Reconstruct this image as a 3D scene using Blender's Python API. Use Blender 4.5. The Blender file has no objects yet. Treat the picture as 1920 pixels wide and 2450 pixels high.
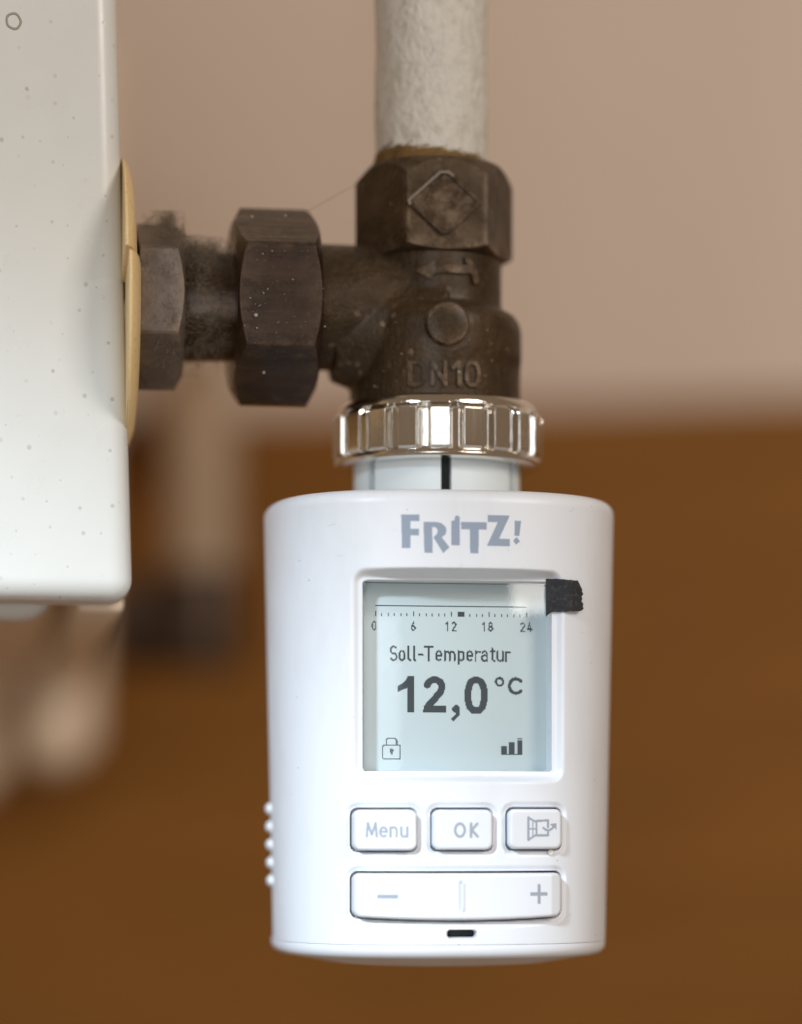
import bpy, bmesh, math, random
import numpy as np
from mathutils import Vector, Matrix
random.seed(7)
rng = np.random.default_rng(7)
R = math.radians
S = 0.001                                   # all shapes below are written in millimetres
scene = bpy.context.scene
col = scene.collection

# ------------------------------------------------------------------ camera
YAW = R(8.0)
fw = Vector((math.sin(YAW), math.cos(YAW), 0)); rt = Vector((math.cos(YAW), -math.sin(YAW), 0))
cam_d = bpy.data.cameras.new('camera'); cam = bpy.data.objects.new('camera', cam_d); col.objects.link(cam)
cam.location = (fw * -465 + rt * -5.9) * S
cam.rotation_euler = (R(90), 0, -YAW)
cam_d.sensor_width = 36; cam_d.lens = 98.9; cam_d.shift_y = 0.303
cam_d.clip_start = 0.01; cam_d.clip_end = 20
cam_d.dof.use_dof = True; cam_d.dof.focus_distance = 0.4435; cam_d.dof.aperture_fstop = 4.1
scene.camera = cam

# ------------------------------------------------------------------ light
w = bpy.data.worlds.new('World'); scene.world = w; w.use_nodes = True
bg = w.node_tree.nodes['Background']; bg.inputs[0].default_value = (0.62, 0.44, 0.29, 1); bg.inputs[1].default_value = 0.33
def area(name, loc, aim, size, power, color, spread=180):
    d = bpy.data.lights.new(name, 'AREA'); d.shape = 'RECTANGLE'; d.size, d.size_y = size
    d.energy = power; d.color = color; d.spread = R(spread)
    o = bpy.data.objects.new(name, d); col.objects.link(o)
    o.location = Vector(loc) * S
    o.rotation_euler = (Vector(aim) * S - o.location).to_track_quat('-Z', 'Y').to_euler()
    return o
area('window_light', (-500, -2000, -60), (10, 100, 40), (0.62, 1.5), 12.5, (0.88, 0.95, 1.0))  # unseen cool fill, added low and tall to light undersides and ring
area('ceiling_lamp', (750, -1150, 700), (20, 60, 40), (0.45, 0.45), 9.5, (1.0, 0.92, 0.83))
td = bpy.data.lights.new('torch_light', 'SPOT'); td.energy = 22.5; td.color = (0.72, 0.87, 1.0)
td.spot_size = R(25); td.spot_blend = 1.0; td.shadow_soft_size = 0.03
torch = bpy.data.objects.new('torch_light', td); col.objects.link(torch)
torch.location = Vector((-350, -470, 300)) * S
torch.rotation_euler = (Vector((-68, -20, -46)) * S - torch.location).to_track_quat('-Z', 'Y').to_euler()
vs = scene.view_settings
vs.view_transform = 'Standard'; vs.look = 'None'; vs.exposure = 0; vs.gamma = 1; vs.use_curve_mapping = False

# ------------------------------------------------------------------ materials
def mat(name, color, rough=0.5, metal=0.0, spec=0.5, coat=0.0):
    m = bpy.data.materials.new(name); m.use_nodes = True
    b = m.node_tree.nodes['Principled BSDF']
    b.inputs['Base Color'].default_value = (*color, 1); b.inputs['Roughness'].default_value = rough
    b.inputs['Metallic'].default_value = metal; b.inputs['Specular IOR Level'].default_value = spec
    b.inputs['Coat Weight'].default_value = coat
    m['b'] = 1
    return m
class NT:
    def __init__(s, m): s.t = m.node_tree; s.b = s.t.nodes['Principled BSDF']; s.co = None
    def n(s, typ, **kw):
        x = s.t.nodes.new(typ)
        for k, v in kw.items():
            if k.startswith('i_'): x.inputs[k[2:].replace('_', ' ')].default_value = v
            else: setattr(x, k, v)
        return x
    def l(s, a, b): s.t.links.new(a, b)
    def coord(s, scale=(1, 1, 1)):
        if not s.co: s.co = s.n('ShaderNodeTexCoord')
        mp = s.n('ShaderNodeMapping'); mp.inputs['Scale'].default_value = scale
        s.l(s.co.outputs['Object'], mp.inputs[0]); return mp.outputs[0]
    def noise(s, scale, detail=4, rough=0.55, stretch=(1, 1, 1)):
        x = s.n('ShaderNodeTexNoise', i_Scale=scale, i_Detail=detail, i_Roughness=rough)
        s.l(s.coord(stretch), x.inputs['Vector']); return x.outputs['Fac']
    def voro(s, scale, rnd=1.0):
        x = s.n('ShaderNodeTexVoronoi', i_Scale=scale, i_Randomness=rnd)
        s.l(s.coord(), x.inputs['Vector']); return x
    def ramp(s, fac, stops):
        x = s.n('ShaderNodeValToRGB'); e = x.color_ramp.elements
        while len(e) < len(stops): e.new(0.5)
        for q, (p, c) in zip(e, stops):
            q.position = p; q.color = (*c, 1) if len(c) == 3 else c
        s.l(fac, x.inputs[0]); return x.outputs[0]
    def mix(s, fac, a, b, blend='MIX'):
        x = s.n('ShaderNodeMix', data_type='RGBA', blend_type=blend)
        if isinstance(fac, (int, float)): x.inputs[0].default_value = fac
        else: s.l(fac, x.inputs[0])
        for v, k in ((a, 6), (b, 7)):
            if isinstance(v, tuple): x.inputs[k].default_value = (*v, 1)
            else: s.l(v, x.inputs[k])
        return x.outputs[2]
    def math(s, op, a, b=0.0):
        x = s.n('ShaderNodeMath', operation=op)
        for v, k in ((a, 0), (b, 1)):
            if isinstance(v, (int, float)): x.inputs[k].default_value = v
            else: s.l(v, x.inputs[k])
        return x.outputs[0]
    def bump(s, h, dist, strength=1.0, prev=None):
        x = s.n('ShaderNodeBump', i_Distance=dist, i_Strength=strength); s.l(h, x.inputs['Height'])
        if prev is not None: s.l(prev, x.inputs['Normal'])
        return x.outputs[0]
    def bevel(s, r):
        x = s.n('ShaderNodeBevel', samples=6); x.inputs[0].default_value = r; return x.outputs[0]
    def color(s, c): s.l(c, s.b.inputs['Base Color'])
    def rough(s, c): s.l(c, s.b.inputs['Roughness'])
    def normal(s, c): s.l(c, s.b.inputs['Normal'])

def m_white():
    m = mat('white_plastic', (0.82, 0.83, 0.87), 0.38); k = NT(m)
    k.normal(k.bump(k.noise(2600, 3), 0.00002, 0.5))
    v = k.n('ShaderNodeTexVoronoi', i_Scale=130.0, voronoi_dimensions='2D'); mp_ = k.coord(); mp_.node.inputs['Rotation'].default_value = (R(90), 0, 0); k.l(mp_, v.inputs['Vector'])
    sc = k.n('ShaderNodeSeparateColor'); k.l(v.outputs['Color'], sc.inputs[0])
    dot = k.math('MULTIPLY', k.ramp(v.outputs['Distance'], [(0.006, (1, 1, 1)), (0.022, (0, 0, 0))]), k.ramp(sc.outputs[0], [(0.6, (0, 0, 0)), (0.9, (1, 1, 1))]))
    smear = k.ramp(k.noise(70, 7, 0.7, (1, 1, 0.4)), [(0.50, (0, 0, 0)), (0.75, (1, 1, 1))])
    c = k.mix(smear, (0.805, 0.83, 0.88), (0.75, 0.765, 0.80))
    k.color(k.mix(k.math('MULTIPLY', dot, 0.7), c, (0.30, 0.28, 0.26)))
    k.rough(k.ramp(k.noise(120, 5, 0.6), [(0.35, (0.33,) * 3), (0.7, (0.48,) * 3)]))
    return m
def m_enamel():
    m = mat('cream_enamel', (0.80, 0.76, 0.66), 0.30); k = NT(m)
    v = k.n('ShaderNodeTexVoronoi', i_Scale=225.0, voronoi_dimensions='2D'); mp_ = k.coord(); mp_.node.inputs['Rotation'].default_value = (R(90), 0, 0); k.l(mp_, v.inputs['Vector']); d = v.outputs['Distance']
    sepc = k.n('ShaderNodeSeparateColor'); k.l(v.outputs['Color'], sepc.inputs[0])
    rad_ = k.math('MULTIPLY', k.math('POWER', sepc.outputs[0], 2.2), 0.06)
    dot = k.math('MULTIPLY', k.ramp(k.math('SUBTRACT', d, rad_), [(0.0, (1, 1, 1)), (0.055, (0, 0, 0))]), sepc.outputs[1])
    dirt = k.ramp(k.noise(38, 6, 0.65), [(0.35, (0, 0, 0)), (0.85, (1, 1, 1))])
    c = k.mix(k.math('MULTIPLY', dirt, 0.25), (0.72, 0.72, 0.69), (0.615, 0.585, 0.52))
    k.color(k.mix(k.math('MULTIPLY', dot, 0.50), c, (0.26, 0.22, 0.17)))
    h = k.math('ADD', k.math('MULTIPLY', dot, -0.25), k.math('MULTIPLY', k.noise(60, 3), 0.8))
    k.normal(k.bump(h, 0.00025, 0.55))
    k.rough(k.ramp(k.noise(90, 4), [(0.3, (0.24,) * 3), (0.8, (0.42,) * 3)]))
    return m
def m_brass(name, c1, c2, c3, sheen=0.42, bump=0.0003, streak=(1, 1, 1), wear=(0.30, 0.21, 0.14)):
    m = mat(name, c1, sheen, 0.5, 0.3, 0.25); m.node_tree.nodes['Principled BSDF'].inputs['Coat Roughness'].default_value = 0.32; k = NT(m)
    a = k.ramp(k.noise(95, 7, 0.65), [(0.35, (0, 0, 0)), (0.68, (1, 1, 1))])
    b = k.ramp(k.noise(340, 5, 0.7, streak), [(0.50, (0, 0, 0)), (0.72, (1, 1, 1))])
    c = k.mix(a, c1, c2); c = k.mix(k.math('MULTIPLY', b, 0.6), c, c3)
    ge = k.n('ShaderNodeNewGeometry')
    edge = k.math('MULTIPLY', k.ramp(ge.outputs['Pointiness'], [(0.515, (0, 0, 0)), (0.56, (1, 1, 1))]), k.ramp(k.noise(260, 5, 0.7), [(0.4, (0, 0, 0)), (0.62, (1, 1, 1))]))
    c = k.mix(k.math('MULTIPLY', edge, 0.6), c, wear)
    worn = k.ramp(k.noise(150, 6, 0.75), [(0.64, (0, 0, 0)), (0.70, (1, 1, 1))])
    c = k.mix(k.math('MULTIPLY', worn, 0.45), c, wear)
    sx = k.n('ShaderNodeSeparateXYZ'); k.l(ge.outputs['Normal'], sx.inputs[0])
    dust = k.math('MULTIPLY', k.ramp(sx.outputs[2], [(0.35, (0, 0, 0)), (0.95, (1, 1, 1))]), k.ramp(k.noise(900, 5, 0.7), [(0.35, (0, 0, 0)), (0.65, (1, 1, 1))]))
    dots = k.ramp(k.noise(1500, 2, 0.5), [(0.70, (0, 0, 0)), (0.76, (1, 1, 1))])
    c = k.mix(k.math('MULTIPLY', dust, 0.55), c, (0.19, 0.15, 0.11))
    c = k.mix(k.math('MULTIPLY', dots, 0.5), c, (0.26, 0.22, 0.18))
    k.color(c)
    k.rough(k.ramp(k.noise(200, 6, 0.6, streak), [(0.3, (sheen - 0.14,) * 3), (0.72, (sheen + 0.22,) * 3)]))
    h = k.math('ADD', k.noise(420, 6, 0.65, streak), k.math('MULTIPLY', k.noise(1700, 3), 0.5))
    k.normal(k.bump(h, bump, 0.7, k.bevel(0.0003)))
    return m
def m_pipe():
    m = mat('old_white_paint', (0.62, 0.58, 0.50), 0.5); k = NT(m)
    rust = k.ramp(k.noise(190, 6, 0.7, (1, 1, 0.7)), [(0.62, (0, 0, 0)), (0.74, (1, 1, 1))])
    dirt = k.ramp(k.noise(420, 5, 0.7), [(0.5, (0, 0, 0)), (0.75, (1, 1, 1))])
    c = k.mix(dirt, (0.66, 0.625, 0.56), (0.48, 0.43, 0.35))
    k.color(k.mix(k.math('MULTIPLY', rust, 0.55), c, (0.36, 0.24, 0.12)))
    h = k.math('ADD', k.noise(260, 6, 0.65, (1, 1, 0.6)), k.math('MULTIPLY', k.noise(900, 3), 0.3))
    k.normal(k.bump(h, 0.0016, 0.8))
    return m
def m_wall():
    m = mat('beige_plaster', (0.56, 0.45, 0.37), 0.85); k = NT(m)
    k.color(k.mix(k.noise(9, 4), (0.68, 0.555, 0.465), (0.72, 0.59, 0.49)))
    k.normal(k.bump(k.noise(300, 5), 0.0006, 0.6)); return m
def m_wood():
    m = mat('brown_wood', (0.25, 0.11, 0.03), 0.6, 0, 0.2); k = NT(m)
    g = k.noise(22, 6, 0.6, (0.35, 1, 3.0))
    k.color(k.ramp(g, [(0.3, (0.20, 0.076, 0.007)), (0.55, (0.245, 0.096, 0.010)), (0.75, (0.28, 0.11, 0.014))]))
    k.normal(k.bump(k.noise(90, 5, 0.6, (0.2, 1, 4)), 0.0003, 0.5)); return m
def m_rosette():
    m = mat('yellowed_plastic', (0.62, 0.45, 0.22), 0.45); k = NT(m)
    sp = k.ramp(k.noise(900, 5, 0.7), [(0.60, (0, 0, 0)), (0.70, (1, 1, 1))])
    c = k.mix(k.noise(80, 4), (0.88, 0.66, 0.35), (0.76, 0.54, 0.25))
    k.color(k.mix(k.math('MULTIPLY', sp, 0.6), c, (0.22, 0.13, 0.06)))
    k.normal(k.bump(k.noise(600, 3), 0.00008, 0.6, k.bevel(0.0004))); return m
def m_chrome():
    m = mat('polished_chrome', (0.76, 0.73, 0.68), 0.10, 1.0); k = NT(m)
    k.rough(k.ramp(k.noise(700, 4, 0.6, (6, 6, 0.4)), [(0.3, (0.05,) * 3), (0.8, (0.17,) * 3)]))
    k.normal(k.bump(k.noise(900, 3, 0.6, (6, 6, 0.3)), 0.00003, 0.5, k.bevel(0.00018))); return m
def m_lcd():
    m = mat('lcd_grey', (0.60, 0.68, 0.70), 0.6); k = NT(m)
    k.color(k.mix(k.noise(60, 2), (0.60, 0.66, 0.675), (0.63, 0.69, 0.705))); return m
def m_glass():
    m = bpy.data.materials.new('cover_glass'); m.use_nodes = True; t = m.node_tree
    t.nodes.clear(); o = t.nodes.new('ShaderNodeOutputMaterial'); mx = t.nodes.new('ShaderNodeMixShader')
    tr = t.nodes.new('ShaderNodeBsdfTransparent'); tr.inputs[0].default_value = (0.96, 0.975, 0.975, 1)
    gl = t.nodes.new('ShaderNodeBsdfGlossy'); gl.inputs['Roughness'].default_value = 0.06
    fr = t.nodes.new('ShaderNodeFresnel'); fr.inputs[0].default_value = 1.45
    ge = t.nodes.new('ShaderNodeNewGeometry'); sb = t.nodes.new('ShaderNodeMath'); sb.operation = 'SUBTRACT'; sb.use_clamp = True
    t.links.new(fr.outputs[0], sb.inputs[0]); t.links.new(ge.outputs['Backfacing'], sb.inputs[1]); t.links.new(sb.outputs[0], mx.inputs[0]); t.links.new(tr.outputs[0], mx.inputs[1]); t.links.new(gl.outputs[0], mx.inputs[2])
    t.links.new(mx.outputs[0], o.inputs[0]); return m
def m_tape():
    m = mat('black_fabric_tape', (0.022, 0.022, 0.026), 0.75); k = NT(m)
    k.color(k.mix(k.ramp(k.noise(1500, 4, 0.7), [(0.5, (0, 0, 0)), (0.8, (1, 1, 1))]), (0.016, 0.016, 0.02), (0.07, 0.068, 0.07)))
    k.normal(k.bump(k.noise(1800, 3), 0.00016, 0.8)); return m
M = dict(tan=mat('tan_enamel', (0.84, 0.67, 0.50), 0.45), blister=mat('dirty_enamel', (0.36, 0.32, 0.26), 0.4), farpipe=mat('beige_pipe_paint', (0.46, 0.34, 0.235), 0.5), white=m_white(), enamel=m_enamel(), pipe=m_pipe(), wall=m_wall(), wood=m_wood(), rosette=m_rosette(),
         chrome=m_chrome(), lcd=m_lcd(), glass=m_glass(), tape=m_tape(),
         brass=m_brass('tarnished_brass', (0.034, 0.019, 0.007), (0.072, 0.041, 0.016), (0.095, 0.066, 0.040), 0.42, 0.0007),
         nut=m_brass('dark_bronze', (0.021, 0.011, 0.005), (0.046, 0.022, 0.010), (0.064, 0.038, 0.023), 0.34, 0.00014, (0.25, 2, 2), (0.13, 0.08, 0.05)),
         bushing=m_brass('dusty_steel', (0.11, 0.085, 0.07), (0.16, 0.125, 0.105), (0.20, 0.17, 0.14), 0.55),
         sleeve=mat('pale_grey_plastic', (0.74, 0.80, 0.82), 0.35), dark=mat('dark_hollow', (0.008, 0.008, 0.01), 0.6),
         print=mat('grey_blue_print', (0.29, 0.35, 0.45), 0.5), label=mat('light_grey_print', (0.34, 0.38, 0.45), 0.5),
         ink=mat('lcd_ink', (0.045, 0.055, 0.065), 0.6), paper=mat('torn_paper_edge', (0.72, 0.68, 0.62), 0.8),
         dust=mat('grey_brown_dust', (0.155, 0.115, 0.075), 0.9), hemp=mat('hemp_fibre', (0.24, 0.135, 0.042), 0.8),
         speck=mat('pale_speck', (0.36, 0.33, 0.29), 0.5), lint=mat('lint', (0.55, 0.55, 0.55), 0.8),
         grip=mat('white_grip', (0.84, 0.85, 0.88), 0.35), worn=mat('rubbed_paint', (0.19, 0.15, 0.115), 0.5))

# ------------------------------------------------------------------ builders
def link(name, me, m, parent=None, smooth=35):
    o = bpy.data.objects.new(name, me); col.objects.link(o)
    if m is not None: me.materials.append(M[m])
    if smooth:
        me.polygons.foreach_set('use_smooth', [True] * len(me.polygons))
        me.set_sharp_from_angle(angle=R(smooth))
    if parent: o.parent = parent
    return o
def mesh(name, vs_, fs, m, parent=None, smooth=35):
    me = bpy.data.meshes.new(name)
    me.from_pydata([tuple(float(c) * S for c in v) for v in vs_], [], fs); me.update()
    return link(name, me, m, parent, smooth)
def from_bm(name, bm, m, parent=None, smooth=35):
    bmesh.ops.scale(bm, vec=(S, S, S), verts=bm.verts)
    me = bpy.data.meshes.new(name); bm.to_mesh(me); bm.free(); return link(name, me, m, parent, smooth)
def tag(o, label, cat, group=None, kind=None):
    if label: o['label'] = label
    if cat: o['category'] = cat
    if group: o['group'] = group
    if kind: o['kind'] = kind
    return o
def thing(name, label, cat, loc=(0, 0, 0)):
    o = bpy.data.objects.new(name, None); o.empty_display_size = 0.01; col.objects.link(o)
    o.location = Vector(loc) * S; tag(o, label, cat); return o
def grid_faces(nu, nv, wrap_u=False, flip=False):
    f = []
    for j in range(nv - 1):
        for i in range(nu if wrap_u else nu - 1):
            a = j * nu + i; b = j * nu + (i + 1) % nu; q = (a, b, b + nu, a + nu)
            f.append(q[::-1] if flip else q)
    return f
def lathe(name, prof, m, parent=None, n=96, axis='z', c=(0, 0, 0), rfun=None, smooth=35, cap=True):
    """prof: (radius, height) from one end to the other."""
    vs_ = []
    for r, h in prof:
        for i in range(n):
            t = 2 * math.pi * i / n; rr = rfun(r, h, t) if rfun else r
            x, y = rr * math.sin(t), -rr * math.cos(t)
            vs_.append((c[0] + x, c[1] + y, c[2] + h) if axis == 'z' else (c[0] + h, c[1] + y, c[2] + x))
    f = grid_faces(n, len(prof), True)
    if cap: f += [tuple(range(n))[::-1], tuple(range((len(prof) - 1) * n, len(prof) * n))]
    o = mesh(name, vs_, f, m, parent, smooth)
    fix(o); return o
def fix(o):
    bm = bmesh.new(); bm.from_mesh(o.data); bmesh.ops.recalc_face_normals(bm, faces=bm.faces); bm.to_mesh(o.data); bm.free()
def rbox(name, lo, hi, bev, m, parent=None, seg=5, shear=None):
    bm = bmesh.new(); bmesh.ops.create_cube(bm, size=1)
    for v in bm.verts:
        v.co = Vector([(lo[k] + hi[k]) / 2 + v.co[k] * (hi[k] - lo[k]) for k in range(3)])
    bmesh.ops.bevel(bm, geom=bm.edges[:], offset=bev, segments=seg, profile=0.5, affect='EDGES')
    if shear:
        for v in bm.verts: v.co = Vector(shear(*v.co))
    return from_bm(name, bm, m, parent, 50)
def hexprism(name, apo, h0, h1, ch0, ch1, rot, m, parent=None, axis='z', c=(0, 0, 0), bore=6.0):
    """six-sided nut; the ends are turned down to a cone (slope ch)."""
    n = 180; vs_ = []
    def rh(t):
        a = (t - rot + math.pi / 6) % (math.pi / 3) - math.pi / 6
        r = apo / math.cos(a)
        return min(r, apo * 1.148)
    rows = []
    for s in (0.0, 0.5, 1.0): rows.append(('a', s))
    for s in (0.33, 0.66): rows.append(('m', s))
    for s in (1.0, 0.5, 0.0): rows.append(('b', s))
    def put(r, h, t):
        x, y = r * math.sin(t), -r * math.cos(t)
        vs_.append((c[0] + x, c[1] + y, c[2] + h) if axis == 'z' else (c[0] + h, c[1] + y, c[2] + x))
    rim = apo * 0.965
    for i in range(n): put(bore, h0, 2 * math.pi * i / n)
    for kind, s in rows:
        for i in range(n):
            t = 2 * math.pi * i / n; r1 = rh(t)
            za = h0 + (r1 - rim) * ch0; zb = h1 - (r1 - rim) * ch1
            if kind == 'a': r = rim + (r1 - rim) * s; h = h0 + (r - rim) * ch0
            elif kind == 'b': r = rim + (r1 - rim) * s; h = h1 - (r - rim) * ch1
            else: r = r1; h = za + (zb - za) * s
            put(r, h, t)
    for i in range(n): put(bore, h1, 2 * math.pi * i / n)
    o = mesh(name, vs_, grid_faces(n, len(rows) + 2, True), m, parent, 24); fix(o); return o
def tube_bm(bm, pts, rad, n=5, taper=False):
    pts = [Vector(p) for p in pts]; rings = []
    for i, p in enumerate(pts):
        d = (pts[min(i + 1, len(pts) - 1)] - pts[max(i - 1, 0)]).normalized()
        a = d.orthogonal().normalized(); b = d.cross(a)
        r = rad * (1 - 0.7 * i / (len(pts) - 1)) if taper else rad
        rings.append([bm.verts.new(p + a * r * math.cos(q) + b * r * math.sin(q)) for q in [2 * math.pi * k / n for k in range(n)]])
    for A, B in zip(rings, rings[1:]):
        for k in range(n): bm.faces.new((A[k], A[(k + 1) % n], B[(k + 1) % n], B[k]))
def sstep(a, b, x):
    t = np.clip((x - a) / (b - a), 0, 1); return t * t * (3 - 2 * t)
def rrd(x, z, cx, cz, hw, hh, r):
    qx = np.abs(x - cx) - (hw - r); qz = np.abs(z - cz) - (hh - r)
    return np.hypot(np.maximum(qx, 0), np.maximum(qz, 0)) + np.minimum(np.maximum(qx, qz), 0) - r

# flat printing: shapes are filled on a fine raster, runs of filled cells become thin faces laid on a surface
def in_poly(px, pz, poly):
    ins = np.zeros(px.shape, bool); n = len(poly)
    for i in range(n):
        (x0, z0), (x1, z1) = poly[i], poly[(i + 1) % n]
        if z0 == z1: continue
        ins ^= ((z0 > pz) != (z1 > pz)) & (px < (x1 - x0) * (pz - z0) / (z1 - z0) + x0)
    return ins
def near(px, pz, line, wd):
    out = np.zeros(px.shape, bool)
    for (x0, z0), (x1, z1) in zip(line, line[1:]):
        dx, dz = x1 - x0, z1 - z0; L = dx * dx + dz * dz + 1e-12
        t = np.clip(((px - x0) * dx + (pz - z0) * dz) / L, 0, 1)
        out |= (px - x0 - t * dx) ** 2 + (pz - z0 - t * dz) ** 2 <= (wd / 2) ** 2
    return out
def P(*pts): return ('p', list(pts))
def L(wd, *pts): return ('l', wd, list(pts))
def B(x0, y0, x1, y1): return ('p', [(x0, y0), (x1, y0), (x1, y1), (x0, y1)])
def ell(cx, cy, rx, ry, a0=0, a1=360, n=28, p=2.0):
    o = []
    for i in range(n + 1):
        t = R(a0 + (a1 - a0) * i / n); c_, s_ = math.cos(t), math.sin(t)
        o.append((cx + rx * math.copysign(abs(c_) ** (2 / p), c_), cy + ry * math.copysign(abs(s_) ** (2 / p), s_)))
    return o
def shp(shapes, fr):
    """move shapes from drawing units (x right, y down) to mm: fr = (x0, y0, mm per unit, X, Z)"""
    x0, y0, k, X, Z = fr; T = lambda p: (X + (p[0] - x0) * k, Z - (p[1] - y0) * k)
    return [('p', [T(p) for p in s[1]]) if s[0] == 'p' else ('l', s[1] * k, [T(p) for p in s[2]]) for s in shapes]
def printed(name, shapes, pitch, surf, m, parent, lift=0.02):
    xs = [p[0] for s in shapes for p in s[-1]]; zs = [p[1] for s in shapes for p in s[-1]]
    pad = max([s[1] for s in shapes if s[0] == 'l'] + [0]) / 2 + pitch
    x0, x1, z0, z1 = min(xs) - pad, max(xs) + pad, min(zs) - pad, max(zs) + pad
    x0 = math.floor(x0 / pitch) * pitch; z0 = math.floor(z0 / pitch) * pitch
    nx = int((x1 - x0) / pitch) + 1; nz = int((z1 - z0) / pitch) + 1
    gx, gz = np.meshgrid(x0 + (np.arange(nx) + .5) * pitch, z0 + (np.arange(nz) + .5) * pitch)
    fill = np.zeros(gx.shape, bool)
    for s in shapes: fill |= in_poly(gx, gz, s[1]) if s[0] == 'p' else near(gx, gz, s[2], s[1])
    vs_, fs = [], []; step = max(1, int(1.0 / pitch))
    for j in range(nz):
        i = 0
        while i < nx:
            if not fill[j, i]: i += 1; continue
            a = i
            while i < nx and fill[j, i] and i - a < step: i += 1
            xa, xb, za, zb = x0 + a * pitch, x0 + i * pitch, z0 + j * pitch, z0 + (j + 1) * pitch
            k = len(vs_)
            for (X, Z) in ((xa, za), (xb, za), (xb, zb), (xa, zb)): vs_.append((X, float(surf(X, Z)) - lift, Z))
            fs.append((k, k + 1, k + 2, k + 3))
    return mesh(name, vs_, fs, m, parent, 0)

# ------------------------------------------------------------------ the setting: wall and the wooden board along it
wall = rbox('wall', (-1000, 422, -800), (1300, 460, 1000), 1, 'wall', None, 1); tag(wall, 'beige plaster wall behind the valve', None, None, 'structure')
board = rbox('wooden_wall_board', (-900, -6, -800), (1100, 0, 0), 1.5, 'wood', None, 2)
board.location = (0, 0.4215, 0.126); board.rotation_euler = (0, R(-3.3), 0)
tag(board, 'wide brown wooden board covering the lower part of the beige wall', 'wooden board')

# ------------------------------------------------------------------ radiator
rad = thing('radiator', 'cream enamelled panel radiator with speckled paint beside the valve', 'radiator', (-150, 0, 35))
def sub(o, root):                              # parent without moving
    o.parent = root; o.matrix_parent_inverse = Matrix.Translation(-root.location)
    return o
lean = lambda x, y, z: (x - 0.0266 * (z - 38), y, z)
sub(rbox('front_panel', (-330, -12, 35.2), (-50.6, 2.5, 210), 3.6, 'enamel', None, 7, lean), rad)
sub(rbox('rear_shell', (-330, 3.0, 33.2), (-62, 18, 210), 6.5, 'enamel', None, 6, lean), rad)
sub(rbox('end_plate', (-59.2, 3.2, 34.4), (-51.4, 283, 210), 1.2, 'tan', None, 3, lean), rad)  # warm bounce light painted into the enamel colour of these rear parts
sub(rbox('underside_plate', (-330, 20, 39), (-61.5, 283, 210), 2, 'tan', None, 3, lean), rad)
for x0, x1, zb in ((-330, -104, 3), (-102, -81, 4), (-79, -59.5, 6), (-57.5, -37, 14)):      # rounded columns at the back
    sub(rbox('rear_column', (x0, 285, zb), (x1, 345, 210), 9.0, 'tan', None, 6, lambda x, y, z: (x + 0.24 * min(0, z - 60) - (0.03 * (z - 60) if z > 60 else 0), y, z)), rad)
mk = lathe('paint_blister_ring', [(1.15 + 0.2 * math.cos(q), 0.16 * math.sin(q)) for q in np.linspace(0, 2 * math.pi, 13)], 'blister', None, 32, 'z', (0, 0, 0), lambda r, h, t: r * (1 + .06 * math.sin(2 * t + 1) + .03 * math.sin(5 * t)), cap=False)
mk.rotation_euler = (R(90), 0, 0); mk.location = Vector((-69.3, -12.0, 126.3)) * S; sub(mk, rad)

# ------------------------------------------------------------------ split cover rosette round the tail piece
ros = thing('pipe_rosette', 'yellowed split plastic collar plate between radiator and pipe union', 'pipe collar', (-51.5, 0, 84))
def half_rosette(t0, t1, dx):
    prof = [(9.2, 0.2), (9.2, 2.3), (12, 2.35), (17, 2.15), (20.5, 1.75), (22.4, 1.15), (23.3, 0.5), (23.4, 0.1), (9.2, 0.0)]
    n = 40; vs_ = []
    for r, h in prof:
        for i in range(n + 1):
            t = t0 + (t1 - t0) * i / n
            vs_.append((h + dx, -r * math.cos(t), r * math.sin(t)))
    N = n + 1; f = grid_faces(N, len(prof))
    f += [tuple(j * N for j in range(len(prof))), tuple(j * N + n for j in range(len(prof)))[::-1]]
    o = mesh('half_plate', vs_, f, 'rosette', ros, 30); fix(o); return o
half_rosette(R(13.2), R(180 - 13.2), -0.75)
half_rosette(R(-(180 - 11.5)), R(11.5), -0.2)

# ------------------------------------------------------------------ riser pipe
pipe = lathe('riser_pipe', [(9.3, h) for h in np.linspace(103, 300, 80)], 'pipe', None, 72, 'z', (-0.9, 0, 0),
             lambda r, h, t: r + 0.10 * math.sin(h * 0.31 + 2 * t) + 0.04 * math.sin(h * 0.9 + 5 * t))
tag(pipe, 'upright heating pipe under thick flaking off-white paint', 'pipe')

# ------------------------------------------------------------------ valve
valve = thing('radiator_valve', 'tarnished brown brass angle valve marked DN10 with large hexagonal union nut', 'valve', (0, 0, 68))
def sv(o): return sub(o, valve)
bm = bmesh.new()
def add_lathe(bm, prof, axis='z', c=(0, 0, 0), n=64):
    rings = []
    for r, h in prof:
        ring = []
        for i in range(n):
            t = 2 * math.pi * i / n; x, y = r * math.sin(t), -r * math.cos(t)
            ring.append(bm.verts.new((c[0] + x, c[1] + y, c[2] + h) if axis == 'z' else (c[0] + h, c[1] + y, c[2] + x)))
        rings.append(ring)
    for A, B_ in zip(rings, rings[1:]):
        for i in range(n): bm.faces.new((A[i], A[(i + 1) % n], B_[(i + 1) % n], B_[i]))
    bm.faces.new(rings[0][::-1]); bm.faces.new(rings[-1])
add_lathe(bm, [(13.6, 65.5), (14.1, 67.5), (14.1, 74.5), (14.3, 76.2), (14.3, 80.6), (14.0, 82.0), (13.2, 83.2), (12.0, 83.9), (11.1, 84.1), (11.0, 85.5), (11.0, 96)], 'z', (-0.3, 0, 0))
add_lathe(bm, [(10.3, -22), (10.2, -14), (10.0, -6), (9.5, 3)], 'x', (0, 0, 84.6))
add_lathe(bm, [(8.0, -17.5), (11.0, -9), (12.5, 0)], 'x', (0, 0, 80.5))
bmesh.ops.recalc_face_normals(bm, faces=bm.faces)
body = from_bm('valve_body', bm, 'brass', None, 0)
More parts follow.
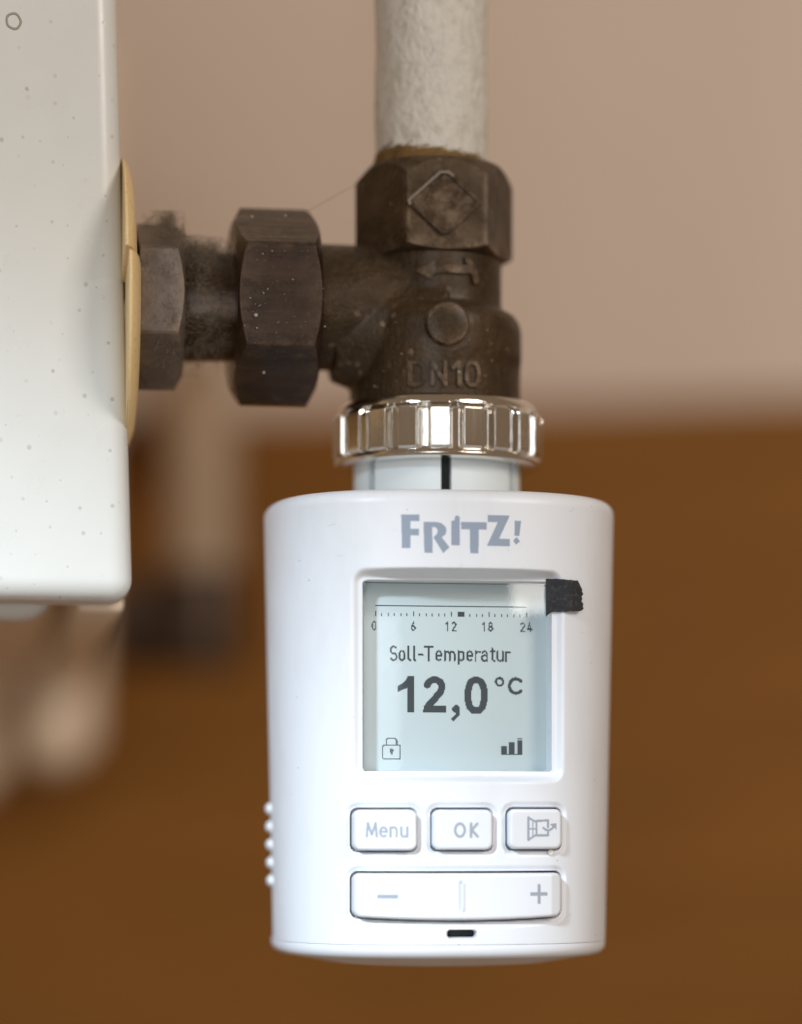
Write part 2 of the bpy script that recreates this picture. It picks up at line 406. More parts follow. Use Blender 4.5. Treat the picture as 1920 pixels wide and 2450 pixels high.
md = body.modifiers.new('r', 'REMESH'); md.mode = 'VOXEL'; md.voxel_size = 0.33 * S
ms = body.modifiers.new('s', 'SMOOTH'); ms.iterations = 5; ms.factor = 0.5
dg = bpy.context.evaluated_depsgraph_get()
nm = bpy.data.meshes.new_from_object(body.evaluated_get(dg)); body.modifiers.clear(); body.data = nm
nm.polygons.foreach_set('use_smooth', [True] * len(nm.polygons)); sv(body)
hx = hexprism('pipe_socket', 11.5, 92.3, 107.6, 0.5, 1.25, R(1.5), 'brass', None, 'z', (-0.4, 0, 0), 9.0); sv(hx)
# raised boss, casting marks
bs = lathe('cast_boss', [(3.7, -0.6), (3.65, 0.35), (3.3, 0.85), (2.5, 1.1), (1.2, 1.2), (0.3, 1.2)], 'brass', None, 40)
bs.rotation_euler = (R(90), 0, 0); bs.location = Vector((-0.5, -14.05, 79.9)) * S; sv(bs)
def raised(name, shapes, pitch, surf, m, th, parent):
    o = printed(name, shapes, pitch, surf, m, None, th)
    bm = bmesh.new(); bm.from_mesh(o.data)
    bmesh.ops.remove_doubles(bm, verts=bm.verts, dist=1e-7)
    r = bmesh.ops.extrude_face_region(bm, geom=bm.faces[:])
    bmesh.ops.translate(bm, vec=(0, (th + 0.5) * S, 0), verts=[v for v in r['geom'] if isinstance(v, bmesh.types.BMVert)])
    bmesh.ops.recalc_face_normals(bm, faces=bm.faces); bm.to_mesh(o.data); bm.free(); sub(o, parent); return o
cyl = lambda r, cx=-0.3: (lambda X, Z: -math.sqrt(max(r * r - (X - cx) ** 2, 1)))
dn = {'D': [L(0.72, (0, 0), (0, 3.6), (1.2, 3.6), (2.1, 2.9), (2.1, .7), (1.2, 0), (0, 0))],
      'N': [L(0.72, (0, 3.6), (0, 0), (2.1, 3.6), (2.1, 0))],
      '1': [L(0.72, (0, .9), (1.0, 0), (1.0, 3.6))],
      '0': [L(0.72, *ell(1.05, 1.8, 1.05, 1.8, p=2.6))]}
for ch, x in zip('DN10', (-6.3, -2.9, 0.5, 2.7)):
    raised('cast_letter', shp(dn[ch], (0, 0, 1, x, 73.8)), 0.16, cyl(14.1), 'brass', 0.38, valve)
arrow = [L(1.3, (-4.2, .5), (3.8, .2)), P((-5.2, .6), (-2.2, -1.0), (-2.6, 2.1)), L(1.1, (3.2, -1.4), (4.3, 0.2), (4.6, 1.9))]
raised('flow_arrow', shp(arrow, (0, 0, 1, 0.2, 89.6)), 0.16, cyl(11.1, 0), 'brass', 0.35, valve)
face = lambda X, Z: -11.5
dia = [(-5.9, 0), (-.6, -4.7), (.6, -4.7), (5.7, 0), (.5, 4.9), (-.5, 4.9)]
raised('cast_diamond', shp([P(*dia)], (0, 0, 1, -0.5, 100.0)), 0.12, face, 'brass', 0.30, valve)
raised('diamond_rim', shp([L(0.55, *dia, dia[0])], (0, 0, 1, -0.5, 100.0)), 0.1, face, 'brass', 0.62, valve)
raised('rubbed_rim', shp([L(0.42, (-5.7, .55), (-5.9, 0), (-.7, -4.7), (.5, -4.75), (1.3, -4.2))], (0, 0, 1, -0.5, 100.0)), 0.1, face, 'worn', 0.70, valve)
# union nut, tail piece and bushing
nut = hexprism('union_nut', 14.0, -34.0, -20.3, 0.55, 0.55, R(-1.5), 'nut', None, 'x', (0, 0, 84.4), 8.5); sv(nut)
tail = lathe('tail_piece', [(8.6, -49), (8.6, -43.5), (8.8, -43), (8.6, -33)], 'nut', None, 64, 'x', (0, 0, 84.2)); sv(tail)
bush = hexprism('radiator_bushing', 11.9, -49.6, -42.2, 0.1, 0.55, R(3), 'bushing', None, 'x', (0, 0, 84), 8.0); sv(bush)
bm = bmesh.new()
for _ in range(60):                              # tiny paint and dust grains stuck to the metal
    if random.random() < 0.5: x = random.uniform(-33, -20); r0 = 14.1 if random.random() < .6 else 14.6; p = (x, -14.12, random.uniform(77.5, 91))
    else:
        t = random.uniform(-1, .9); z = random.uniform(67.5, 81); p = (-0.3 + 14.25 * math.sin(t), -14.25 * math.cos(t), z)
    bmesh.ops.create_icosphere(bm, subdivisions=1, radius=random.choice((.05, .07, .09, .09, .15)), matrix=Matrix.Translation(p))
for p, r0 in (((-31.4, -9.2, 97.2), .22), ((-26.0, -8.9, 97.6), .2), ((-31.2, -14.15, 80.5), .33), ((-29.5, -9.4, 72.2), .22), ((-8.7, -8.2, 100.2), .2), ((-7.0, -9.6, 95.0), .2), ((1.4, -14.3, 72.2), .26)):
    bmesh.ops.create_icosphere(bm, subdivisions=2, radius=r0, matrix=Matrix.Translation(p))
g = from_bm('paint_grains', bm, 'speck', None, 60); g['kind'] = 'stuff'; sv(g)

# ------------------------------------------------------------------ dust and hemp
bm = bmesh.new()
clumps = [(random.triangular(-48, -34.5, -42), random.choice((random.uniform(-1.2, 1.6), random.uniform(.6, 1.8)))) for _ in range(46)]
for i in range(4600):
    if i % 3: cc = random.choice(clumps); x = min(-34.3, max(-49, cc[0] + random.gauss(0, .6))); th = cc[1] + random.gauss(0, .1)
    else: x = random.triangular(-49, -34, -41); th = random.uniform(-2.0, 2.6)
    rb = 8.7 if x > -42 else (13.0 if x < -43.5 else 11)
    up = th > 0.9
    r0 = rb - .5 + abs(random.gauss(0, 0.5)) + (abs(random.gauss(0, 1.1)) if up else 0)
    p = Vector((x, -r0 * math.cos(th), 84.2 + r0 * math.sin(th)))
    d = Vector((random.gauss(0, 1), random.gauss(0, .6), random.gauss(0, 1))).normalized(); k2 = Vector((random.gauss(0, 1), random.gauss(0, .5), random.gauss(0, 1))) * .5
    ln = random.choice((.5, .8, .8, 1.2, 2.6))
    pts = [p + d * ln * s + k2 * ln * s * s * .7 for s in (0, .25, .5, .75, 1)]
    out = []
    for q in pts:                                # keep the hairs off the metal
        v = Vector((0, q.y, q.z - 84.2)); rr = max(v.length, 1e-3)
        mn = 8.72 if q.x > -42 else 8.9
        mx = 11.4 if q.x > -42 else 15.2
        v *= min(max(rr, mn), mx) / rr; out.append(Vector((min(max(q.x, -48.5), -34.6), v.y, v.z + 84.2)))
    tube_bm(bm, out, random.choice((.016, .022, .030)), 3)
tag(from_bm('dust_fluff', bm, 'dust', None, 60), 'grey brown dust fluff clinging round the thin tail pipe', 'dust', None, 'stuff')
bm = bmesh.new()
for i in range(900):
    z = 107.0 + abs(random.gauss(0, .55)); t = random.triangular(-1.9, .6, -.7) if random.random() < .7 else random.uniform(-1.7, 1.7)
    z += 1.5 * max(0, -t) * random.random() if t > -1.5 else 0
    ln = random.uniform(.2, .7); tilt = random.gauss(.35, .45); r0 = 9.4 + random.random() * 1.3 * math.exp(-(z - 107) * .8)
    tube_bm(bm, [(-0.9 + r0 * math.sin(t + ln * s), -r0 * math.cos(t + ln * s), max(106.8, z + tilt * s)) for s in (0, .33, .66, 1)], random.choice((.03, .05, .08)), 4)
tag(from_bm('hemp_fibres', bm, 'hemp', None, 60), 'yellow brown hemp sealing fibres where the painted pipe enters the valve', 'hemp', None, 'stuff')
bm = bmesh.new(); tube_bm(bm, [(-12.8, -6, 103.8), (-15.2, -6.5, 103.0), (-18.5, -7, 101.0), (-22.8, -7.3, 98.4)], .035, 5)
tag(from_bm('cobweb_thread', bm, 'dust', None, 60), 'fine loose thread between the pipe socket and the union nut', 'thread')

# ------------------------------------------------------------------ second pipe and valve far behind
PX, PY = -17.0, 325
bm = bmesh.new(); tube_bm(bm, [(PX, PY, z) for z in (60, 80, 104)] + [(PX, PY + 22 * (1 - math.cos(q)), 104 + 22 * math.sin(q)) for q in np.linspace(.25, math.pi / 2, 6)] + [(PX, 422, 126)], 10.2, 32)
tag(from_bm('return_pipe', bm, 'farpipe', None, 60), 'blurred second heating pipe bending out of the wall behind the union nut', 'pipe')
rv = thing('return_valve', 'out of focus dark brass valve at the lower end of the second pipe', 'valve', (PX, PY, 44))
sub(lathe('valve_body', [(10.5, 42), (12.6, 44), (12.6, 65), (11.6, 70)], 'nut', None, 48, 'z', (PX, PY, 0)), rv)
sub(hexprism('union_nut', 11.2, -42.5, -27, .5, .5, 0, 'nut', None, 'x', (0, PY, 55), 5), rv)
sub(lathe('tail_piece', [(7.5, -29), (7.5, -20)], 'nut', None, 40, 'x', (0, PY, 55)), rv)

# ------------------------------------------------------------------ thermostat
th = thing('radiator_thermostat', 'white electronic radiator thermostat with grey display reading 12,0 degrees', 'thermostat', (0, 0, 16))
def st(o): return sub(o, th)
NEXP = 2.55; AX, AY = 27.8, 27.5
def tap(z): return 1 + 0.027 * (z - 16) / 36
def base(x, z=16.0):
    q = np.clip(np.abs(np.asarray(x, float)) / (AX * tap(z)), 0, 0.9999)
    return -AY * (1 - q ** NEXP) ** (1 / NEXP)
SCX, SCZ = -0.30, 22.9
WELLS = [(-12.2, -1.2, 4.85, 3.3), (-0.2, -1.15, 4.75, 3.25), (11.5, -1.05, 4.5, 3.25), (-0.55, -11.3, 16.5, 3.5)]
def rock_low(x): return 0.55 * (1 - ((x + 0.55) / 16.5) ** 2)      # the rocker's lower edge bows down
def wdist(k, x, z):
    cx, cz, hw, hh = WELLS[k]
    if k == 3:
        zz = np.where(z < cz, cz + (z - cz) * hh / (hh + np.clip(rock_low(x), 0, 1)), z)
        return rrd(x, zz, cx, cz, hw, hh, 1.0)
    return rrd(x, z, cx, cz, hw, hh, 1.0)
def front(x, z):
    y = base(x, z)
    d = rrd(x, z, SCX, SCZ, 16.85, 16.55, 2.2)
    t = sstep(0.25, -1.25, d)
    y = y * (1 - t) + (-23.75) * t
    di = rrd(x, z, SCX, SCZ, 15.0, 14.9, 0.7)
    y = np.where(di < 0, np.maximum(y, -19.0), y)
    for k in range(4):
        dw = wdist(k, x, z)
        y = y + 0.55 * sstep(1.15, 0.25, dw)
        y = np.where(dw < 0.22, y + 2.2 * sstep(0.22, 0.05, dw), y)
    dv = rrd(x, z, -0.25, -17.35, 2.25, 0.52, 0.5)
    y = np.where(dv < 0.14, y + 3.2 * sstep(0.14, -0.02, dv), y)
    return y
xf = np.arange(-20.0, 20.01, 0.14)
th_l = np.linspace(math.acos(20 / AX) , 0, 40)[1:]          # round to the side, then the plain back
def outline(z, inset, fine):
    s = tap(z) * (1 - inset / 27.8); pts = []
    xl = np.concatenate([-AX * 0.99995 * np.cos(np.linspace(0.02, math.acos(20 / AX), 30))[:-1], xf, AX * 0.99995 * np.cos(np.linspace(math.acos(20 / AX), 0.02, 30))[1:]])
    k_ = 1 + (tap(z) - 1) * np.clip((np.abs(xl) - 20) / (AX - 20), 0, 1)     # only the sides taper
    yb = base(xl * k_, z)
    if fine: yf = front(xl * k_, np.full_like(xl, z))
    else: yf = yb
    X = xl * k_ * (1 - inset / 27.8); Y = yf - yb + yb * (1 - inset / 27.8)
    tb = np.linspace(0, math.pi, 50)
    Xb = AX * np.cos(tb) * s; Yb = 24.0 * np.sin(tb) * s
    return np.concatenate([X, Xb]), np.concatenate([Y, Yb])
rows = []
zt, rt_ = 52.0, 2.1
rows.append((zt, 14.6, False)); rows.append((zt, 9.0, False)); rows.append((zt, 5.0, False))
for q in np.linspace(math.pi / 2, 0, 8): rows.append((zt - rt_ + rt_ * math.sin(q), rt_ - rt_ * math.cos(q), False))
zz = np.arange(49.7, -18.9, -0.14)
for z in zz: rows.append((float(z), 0.0, True))
rows.append((-19.05, 0.01, False)); rows.append((-19.1, 0.10, False)); rows.append((-19.1, 3, False))
vs_ = []; nu = 0
for z, ins, fine in rows:
    X, Y = outline(z, ins, fine); nu = len(X)
    vs_ += list(zip(X.tolist(), Y.tolist(), [z] * nu))
st(mesh('housing', vs_, grid_faces(nu, len(rows), True, True), 'white', None, 40))
rows = [(-19.13, 3.0), (-19.13, 0.14), (-19.18, 0.05), (-19.5, 0.03)]
for q in np.linspace(0, math.pi / 2, 9): rows.append((-19.7 - 1.7 * math.sin(q), 0.03 + 1.9 * (1 - math.cos(q))))
rows += [(-21.9, 5), (-22.8, 10), (-23.3, 18), (-23.4, 26)]
vs_ = []
for z, ins in rows:
    s = tap(z) * (1 - ins / 27.8); t = np.linspace(0, 2 * math.pi, 161)[:-1]
    q = (np.abs(np.cos(t)) ** NEXP + np.abs(np.sin(t)) ** NEXP) ** (-1 / NEXP)
    X = AX * np.cos(t) * q * s; Y = AY * np.sin(t) * q * (1 - ins / 27.8)
    vs_ += list(zip(X.tolist(), Y.tolist(), [z] * 160))
o = mesh('bottom_cap', vs_, grid_faces(160, len(rows), True) + [tuple(range((len(rows) - 1) * 160, len(rows) * 160))], 'white', None, 40); fix(o); st(o)
st(rbox('sensor_hollow', (-2.8, -25.3, -18.1), (2.3, -24.2, -16.6), .1, 'dark', None, 1))
# display
LY = -19.9
disp = rbox('display', (-15.25, LY, 8.05), (14.65, LY + 0.8, 37.75), 0.05, 'lcd', None, 1); st(disp)
gl = rbox('cover_glass', (-15.22, -23.6, 8.08), (14.62, -22.8, 37.72), 0.12, 'glass', None, 2); st(gl)
lsurf = lambda X, Z: LY
K8 = 1 / 43.5; F8 = (765, 750, K8, 0.0, 22.75)              # drawing frame of the display
def lcd(name, shapes): return sub2(printed(name, shp(shapes, F8), 0.155, lsurf, 'ink', None, 0.03))
def sub2(o):
    o.parent = disp; return o
def stroke(txt, x, y, h, wd, adv, wide=1.0):
    """single-line lettering: x = left, y = baseline, h = cap height (y down)"""
    xh = h * 0.70; out = []
    G = lambda pts, cx: [(cx + px * h * wide, y - pz * h) for px, pz in pts]
    x_ = x
    e_ = lambda a0, a1, cx, cy, rx, ry, n=14: [(cx + rx * math.cos(R(a0 + (a1 - a0) * i / n)), cy + ry * math.sin(R(a0 + (a1 - a0) * i / n))) for i in range(n + 1)]
    for ch in txt:
        wch = adv.get(ch, .5)
        g = {'S': [e_(35, 270, .24, .74, .22, .25)[:-1] + e_(90, -145, .24, .25, .23, .25)],
             'o': [e_(0, 360, .23, .34, .21, .34)],
             'l': [[(.06, 1), (.06, .12), (.1, .02), (.18, 0)]],
             '-': [[(.03, .4), (.30, .4)]],
             'T': [[(0, .99), (.58, .99)], [(.29, .99), (.29, 0)]],
             'e': [[(.03, .36), (.44, .36)] + e_(0, 310, .235, .345, .205, .33)],
             'm': [[(.03, 0), (.03, .68)], e_(180, 0, .21, .48, .18, .19) + [(.39, 0)], e_(180, 0, .57, .48, .18, .19) + [(.75, 0)]],
             'p': [[(.03, .68), (.03, -.25)], e_(150, -150, .23, .34, .21, .33)],
             'r': [[(.03, 0), (.03, .68)], e_(170, 60, .25, .44, .22, .23)],
             'a': [e_(150, 0, .22, .48, .19, .2) + [(.41, 0)], e_(40, 330, .22, .2, .2, .2)],
             't': [[(.14, .9), (.14, .14), (.2, .02), (.32, 0)], [(0, .68), (.32, .68)]],
             'u': [[(.03, .68), (.03, .2)] + e_(180, 350, .22, .2, .19, .2)[1:] + [(.41, .2)], [(.41, .68), (.41, 0)]],
             'n': [[(.03, 0), (.03, .68)], e_(180, 0, .22, .47, .19, .21) + [(.41, 0)]],
             'M': [[(.02, 0), (.09, 1), (.33, .14), (.57, 1), (.64, 0)]],
             '0': [e_(0, 360, .25, .5, .24, .5)], '1': [[(.02, .78), (.26, 1), (.26, 0)]],
             '2': [e_(165, -30, .25, .74, .23, .26) + [(.02, 0), (.5, 0)]],
             '4': [[(.38, 0), (.38, .52)], [(.26, 1), (.03, .26), (.54, .26)]],
             '6': [[(.34, 1), (.06, .42)], e_(0, 360, .25, .27, .23, .27)],
             '8': [e_(0, 360, .25, .75, .2, .24), e_(0, 360, .25, .26, .24, .26)]}[ch]
        for pl in g: out.append(('l', wd, G(pl, x_)))
        x_ += wch * h
    return out
ticks = []
for i in range(25):
    x = 208 + i * 43.75
    if i in (13, 14): continue
    ticks.append(B(x - 3.2, 292 if i % 6 == 0 else 302, x + 3.2, 322))
lcd('schedule_line', [B(206, 252, 1260, 259)])
lcd('hour_ticks', ticks)
lcd('hour_marker', [B(778, 293, 824, 321)])
for t, x in (('0', 184), ('6', 455), ('12', 694), ('18', 949), ('24', 1219)):
    lcd('hour_number', stroke(t, x, 420, 56, 8.5, {'0': .78, '6': .7, '1': .80, '8': .8, '2': .88, '4': .7}))
ADV = {'S': .64, 'o': .66, 'l': .40, '-': .46, 'T': .80, 'e': .64, 'm': 1.02, 'p': .63, 'r': .48, 'a': .66, 't': .50, 'u': .62}
lcd('set_temperature_caption', stroke('Soll-Temperatur', 309, 626, 94, 13, ADV))
def c7(x, y): return ((110 + x / 4.88) * 2.8949, (220 + y / 4.88) * 2.8949)
k7 = 2.8949 / 4.88
lcd('temperature_digit', [P(*[c7(*p) for p in ((190, 170), (265, 170), (265, 590), (183, 590), (183, 300), (75, 352), (75, 280), (150, 235))])])
lcd('temperature_digit', [L(80 * k7, *[c7(*p) for p in ((418, 268), (436, 232), (475, 210), (530, 210), (575, 235), (592, 285), (575, 345), (520, 410), (450, 480), (412, 540))]), P(*[c7(*p) for p in ((365, 560), (400, 506), (635, 506), (635, 590), (365, 590))])])
lcd('decimal_comma', [P(*[c7(*p) for p in ell(757, 545, 46, 47)]), L(44 * k7, *[c7(*p) for p in ((780, 555), (772, 612), (722, 662))])])
lcd('temperature_digit', [L(80 * k7, *[c7(*p) for p in ell(992, 385, 95, 177, p=2.5, n=40)])])
lcd('degree_sign', [L(27 * k7, *[c7(*p) for p in ell(1268, 225, 43, 43)])])
lcd('celsius_letter', [L(38 * k7, *[c7(*p) for p in ell(1462, 273, 76, 84, -42, -318, 30)])])
lcd('lock_symbol', [L(9, (262, 1212), (373, 1212), (379, 1220), (379, 1297), (373, 1305), (262, 1305), (256, 1297), (256, 1220), (262, 1212)),
                    L(9, (282, 1208), (282, 1176), (296, 1163), (339, 1163), (353, 1176), (353, 1208)), P(*ell(317, 1247, 14, 14)), B(311, 1250, 324, 1276)])
lcd('signal_bars', [B(1080, 1215, 1122, 1273), B(1138, 1190, 1176, 1273), B(1195, 1174, 1233, 1273), B(1195, 1160, 1233, 1169), B(1080, 1268, 1233, 1275)])
# printing on the housing
KL = 1 / (13.62 / .8896 * 5.0235); FL = (832, 350, KL, -0.25, 44.85)
bs_ = lambda X, Z: base(X, Z)
LOGO = [[P((105, 122), (322, 122), (322, 200), (212, 200), (215, 290), (314, 292), (314, 372), (215, 372), (215, 522), (115, 522))],
        [P((370, 210), (500, 207), (580, 220), (635, 265), (645, 310), (632, 355), (590, 395), (682, 510), (605, 580), (490, 395), (530, 355), (540, 315), (525, 280), (495, 268), (472, 275), (480, 578), (380, 578))],
        [P((703, 195), (745, 185), (745, 150), (760, 132), (790, 132), (803, 150), (806, 488), (706, 488))],
        [P((820, 205), (1133, 203), (1131, 290), (1035, 292), (1033, 578), (933, 578), (927, 292), (823, 290))],
        [P((1144, 117), (1413, 117), (1408, 140), (1285, 398), (1418, 398), (1420, 488), (1135, 488), (1268, 202), (1148, 198))],
        [P((1480, 177), (1560, 177), (1538, 355), (1476, 355)), P((1503, 373), (1545, 422), (1497, 465), (1460, 418))]]
for s in LOGO: st(printed('logo_letter', shp(s, FL), 0.06, bs_, 'print', None, 0.025))
# buttons
def button(name, k, proud, facets=False):
    cx, cz, hw, hh = WELLS[k]; hw -= 0.10; hh -= 0.14
    gx = np.linspace(-hw, hw, max(60, int(hw * 2 / .12))); low = 0.55 if k == 3 else 0
    gz = np.linspace(-hh, hh, 60)
    def surf(X, Z):
        d = rrd(X, Z, cx, cz, hw, hh, 1.1)
        y = base(X, cz) + 0.1 - proud
        y0 = base(cx, cz) + 0.1 - proud
        flat = 0.65 if k != 3 else 0.30
        tilt = (base(cx + hw * .8, cz) - base(cx - hw * .8, cz)) / (1.6 * hw) * (X - cx)
        y = y * (1 - flat) + (y0 + tilt) * flat
        e = np.clip(1 + d / 0.5, 0, 1)
        y = y + 0.5 * (1 - np.sqrt(np.clip(1 - e * e, 0, 1)))
        if facets:
            u = np.abs(X - cx)
            y = y + 0.5 * np.clip((u - hw + 1.8) / 1.5, 0, 1)
            rid = rrd(X, Z, -0.35, cz - 0.05, 0.30, 2.05, 0.28)
            y = y + np.where(rid < 0.25, 0.42 * sstep(0.25, -0.1, rid) * np.where(X < -0.35, 1.0, -0.55), 0)
        return y
    vs_ = []; nx, nz = len(gx), len(gz)
    for b in gz:
        for a in gx:
            r = 1.1; qx, qz = abs(a) - (hw - r), abs(b) - (hh - r); xx, zz_ = a, b
            if qx > 0 and qz > 0:
                L_ = math.hypot(qx, qz); mx = max(qx, qz); xx = math.copysign(hw - r + qx * mx / L_, a); zz_ = math.copysign(hh - r + qz * mx / L_, b)
            X = cx + xx; Z = cz + zz_
            y = float(surf(np.float64(X), np.float64(Z)))
            if low and zz_ < 0: Z = cz + zz_ * (hh + float(rock_low(X))) / hh
            vs_.append((X, y, Z))
    f = grid_faces(nx, nz); n0 = len(vs_)
    loop = [i for i in range(nx)] + [j * nx + nx - 1 for j in range(1, nz)] + [(nz - 1) * nx + i for i in range(nx - 2, -1, -1)] + [j * nx for j in range(nz - 2, 0, -1)]
    for i in loop: x, y, z = vs_[i]; vs_.append((x, y + 2.6, z))
    m_ = len(loop)
    for i in range(m_): f.append((loop[i], n0 + i, n0 + (i + 1) % m_, loop[(i + 1) % m_]))
    o = mesh(name, vs_, f, 'white', None, 40); fix(o); st(o); return o, surf
K6 = 1 / (13.62 / .8896 * 3.05); F6 = (860, 500, K6, -0.15, -6.25)
def legend(name, shapes, btn, surf):
    o = printed(name, shp(shapes, F6), 0.06, lambda X, Z: surf(np.float64(X), np.float64(Z)), 'label', None, 0.03)
    o.parent = btn
b1, s1 = button('menu_button', 0, 1.25)
legend('menu_word', stroke('Menu', 163, 313, 101, 16, {'M': .92, 'e': .72, 'n': .74, 'u': .6}, 1.12), b1, s1)
b2, s2 = button('ok_button', 1, 1.25)
legend('ok_word', [L(18, *ell(832, 265, 35, 47)), L(18, (913, 217), (913, 313)), L(18, (960, 218), (919, 265), (963, 312))], b2, s2)
b3, s3 = button('window_button', 2, 1.25)
legend('open_window_icon', [
    L(16, (1344, 172), (1344, 338)), L(14, (1344, 175), (1402, 204)), L(14, (1344, 336), (1402, 300)), L(16, (1406, 200), (1406, 302)), L(16, (1406, 198), (1498, 194)), L(16, (1406, 303), (1498, 303)),
    L(16, (1498, 194), (1498, 245)), L(16, (1498, 280), (1498, 303)), L(10, (1378, 196), (1378, 314)), L(11, (1344, 255), (1402, 255)),
    L(15, (1460, 248), (1480, 264), (1510, 266), (1538, 248)), P((1512, 222), (1566, 214), (1564, 264), (1548, 246), (1534, 240))], b3, s3)
b4, s4 = button('rocker_button', 3, 1.1, True)
legend('minus_sign', [B(237, 733, 385, 759)], b4, s4)
legend('plus_sign', [B(1358, 719, 1490, 743), B(1413, 658, 1437, 719), B(1413, 743, 1437, 802)], b4, s4)
# grip dots on the left side
for i in range(5):
    z = 2.2 - i * 2.95
    t = np.linspace(0, 1, 8)
    g_ = lathe('grip_dot', [(1.0 * math.cos(q), 0.75 * math.sin(q)) for q in np.linspace(-.4, 1.5, 9)], 'grip', None, 24, 'x')
    g_.scale = (-1.15, 2.2, 1); g_.location = Vector((-27.75 * tap(z), 1.5, z)) * S; st(g_)
# sleeve and knurled ring
def sleeve():
    vs_, fs = [], []; n = 12; slots = [R(-2.3 + 57 * i) for i in range(-1, 2)] + [R(-2.3 + 114 + 65 * i) for i in range(1, 3)] + [R(111)]
    slots = sorted(slots); prof = [(13.7, 51.0), (13.7, 59.5), (12.2, 59.5), (12.2, 51.0)]
    for a, b in zip(slots, slots[1:] + [slots[0] + 2 * math.pi]):
        g0 = 0.062; k = len(vs_)
        for r, h in prof:
            for i in range(n + 1):
                t = a + g0 + (b - a - 2 * g0) * i / n; vs_.append((r * math.sin(t), -r * math.cos(t), h))
        N = n + 1
        for j in range(4):
            for i in range(n):
                fs.append((k + j * N + i, k + j * N + i + 1, k + ((j + 1) % 4) * N + i + 1, k + ((j + 1) % 4) * N + i))
        fs.append(tuple(k + j * N for j in range(4))); fs.append(tuple(k + j * N + n for j in range(4))[::-1])
    o = mesh('slotted_sleeve', vs_, fs, 'sleeve', None, 30); fix(o); st(o)
sleeve()
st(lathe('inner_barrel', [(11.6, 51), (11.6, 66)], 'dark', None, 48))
NG = 20
def knurl(r, h, t):
    if r < 16.4 or h < 59.75 or h > 67.02: return r
    a = ((math.degrees(t) - 2.0) + 9) % 18 - 9
    d = float(sstep(3.9, 2.4, abs(a)))
    return r * math.cos(R(5.45)) / math.cos(R(9 - abs(a))) * 1.0 - 1.35 * d if d < 1 else r - 1.45
pr = [(13.9, 58.3), (16.2, 58.3), (16.85, 58.55), (17.0, 59.0), (16.9, 59.45), (16.75, 59.7), (16.9, 59.76), (17.15, 60.0)]
pr += [(17.25, h) for h in np.linspace(60.2, 66.2, 10)] + [(17.0, 66.6), (16.7, 66.85), (16.45, 67.0), (16.3, 67.1), (16.25, 67.6), (15.9, 68.3), (15.3, 68.7), (14.6, 68.8), (13.9, 68.8)]
st(lathe('knurled_ring', pr, 'chrome', None, 720, 'z', (0.1, 0, 0), knurl, 30, False))

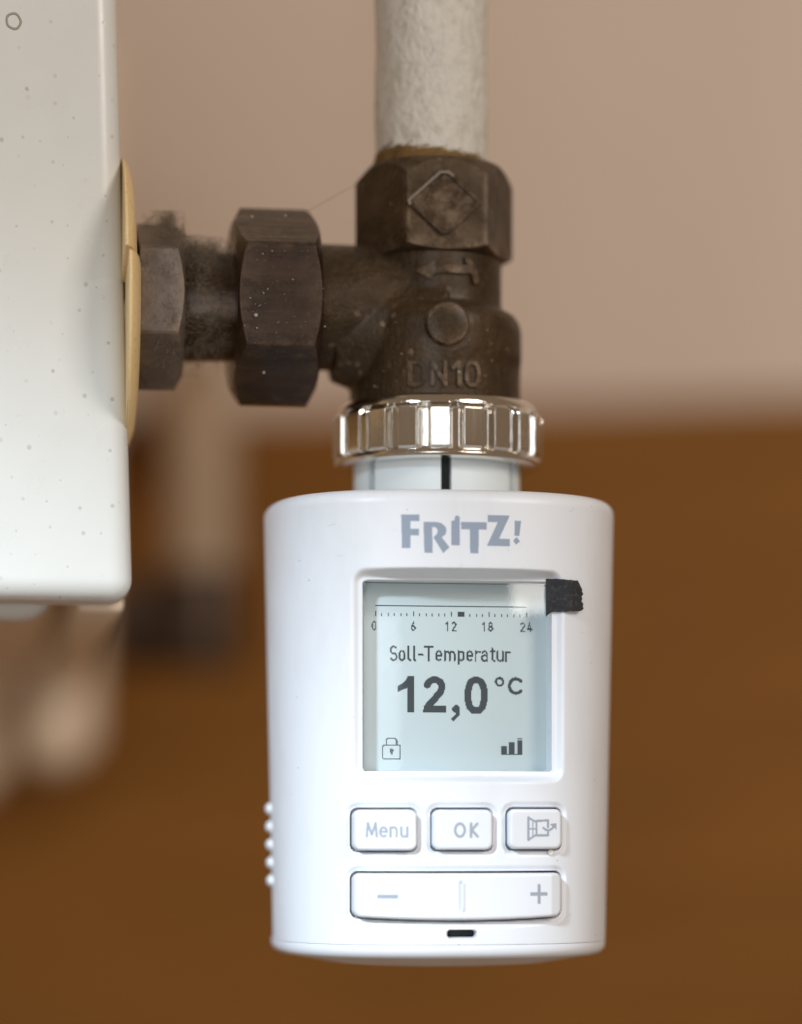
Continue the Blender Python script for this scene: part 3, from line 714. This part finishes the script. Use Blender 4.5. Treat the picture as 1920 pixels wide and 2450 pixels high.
# ------------------------------------------------------------------ black tape
def tape():
    nx, nz = 34, 30; ox = np.linspace(13.75, 19.6, nx); vs_ = []
    prof = lambda x: float(np.interp(x, [13.7, 14.6, 15.6, 16.6, 17.6, 18.6, 19.7], [-23.75, -23.88, -24.35, -24.72, -24.68, -24.2, -23.6]))
    for side in (0, 1):
        for j in range(nz):
            v = j / (nz - 1)
            for i in range(nx):
                u = i / (nx - 1); x = ox[i]
                top = 38.35 - 0.25 * u - (0.9 * max(0, (u - .86) / .14) ** 2); bot = 32.35 + 0.75 * min(1, u / .16) + 0.15 * u + (0.35 * max(0, (u - .85) / .15) ** 2)
                top += .05 * math.sin(7 * u) + .02 * math.sin(31 * u); bot += .04 * math.sin(8 * u + 1) + .03 * math.sin(33 * u)
                z = bot + (top - bot) * v
                xx = x + u ** 6 * (.10 * math.sin(11 * v) + .08 * math.sin(29 * v + 1)) - (.18 * (v - .5) if u > .9 else 0)
                vs_.append((xx, prof(x) - (0.16 if side == 0 else 0.0) + .03 * math.sin(9 * v + 5 * u), z))
    f = grid_faces(nx, nz) + [tuple(q + nx * nz for q in reversed(t)) for t in grid_faces(nx, nz)]
    loop = [i for i in range(nx)] + [j * nx + nx - 1 for j in range(1, nz)] + [(nz - 1) * nx + i for i in range(nx - 2, -1, -1)] + [j * nx for j in range(nz - 2, 0, -1)]
    q0 = len(f)
    for i in range(len(loop)):
        a, b = loop[i], loop[(i + 1) % len(loop)]; f.append((a, a + nx * nz, b + nx * nz, b))
    o = mesh('tape_piece', vs_, f, 'tape', None, 40); fix(o)
    o.data.materials.append(M['paper'])
    for p in o.data.polygons[q0:]:
        p.material_index = 1 if p.center.x > 0.0165 else 0
    tag(o, 'torn scrap of black fabric tape stuck over the display corner', 'tape')
tape()
# lint hairs lying on the white housing
bm = bmesh.new()
for i in range(26):
    x, z = random.uniform(-24, 24), random.uniform(-17, 51)
    if abs(x - SCX) < 18 and 5 < z < 40: continue
    if z < 4 and -19 < x < 17: continue
    a = random.uniform(0, 6.28); ln = random.uniform(.3, 1.1); cv = random.uniform(-1.5, 1.5); pts = []
    for s in np.linspace(0, 1, 6):
        X = x + ln * s * math.cos(a + cv * s); Z = z + ln * s * math.sin(a + cv * s); pts.append((X, float(base(X, Z)) - .05, Z))
    tube_bm(bm, pts, .022, 4)
for ln_ in (((1385, 345), (1350, 430), (1265, 520), (1225, 600), (1205, 700)), ((1395, 1095), (1360, 1160), (1300, 1200), (1225, 1210)), ((130, 640), (190, 560), (240, 520), (330, 450))):
    pts = [(0.08 + (a - 765) * K8, -23.65, 22.75 - (b - 750) * K8) for a, b in ln_]
    tube_bm(bm, pts, .018, 4)
o = from_bm('lint_hairs', bm, 'lint', None, 60); tag(o, 'tiny lint hairs lying on the white thermostat housing', 'lint', None, 'stuff')
bm = bmesh.new(); bmesh.ops.create_cube(bm, size=1.0, matrix=Matrix.Translation((14.2, -25.4, -4.75)) @ Matrix.Rotation(R(40), 4, 'Y') @ Matrix.Diagonal((.85, .5, .85, 1)))
bmesh.ops.bevel(bm, geom=bm.edges[:], offset=.12, segments=2, affect='EDGES')
tag(from_bm('crumb', bm, 'paper', None, 60), 'tiny pale crumb stuck under the open window button', 'crumb')
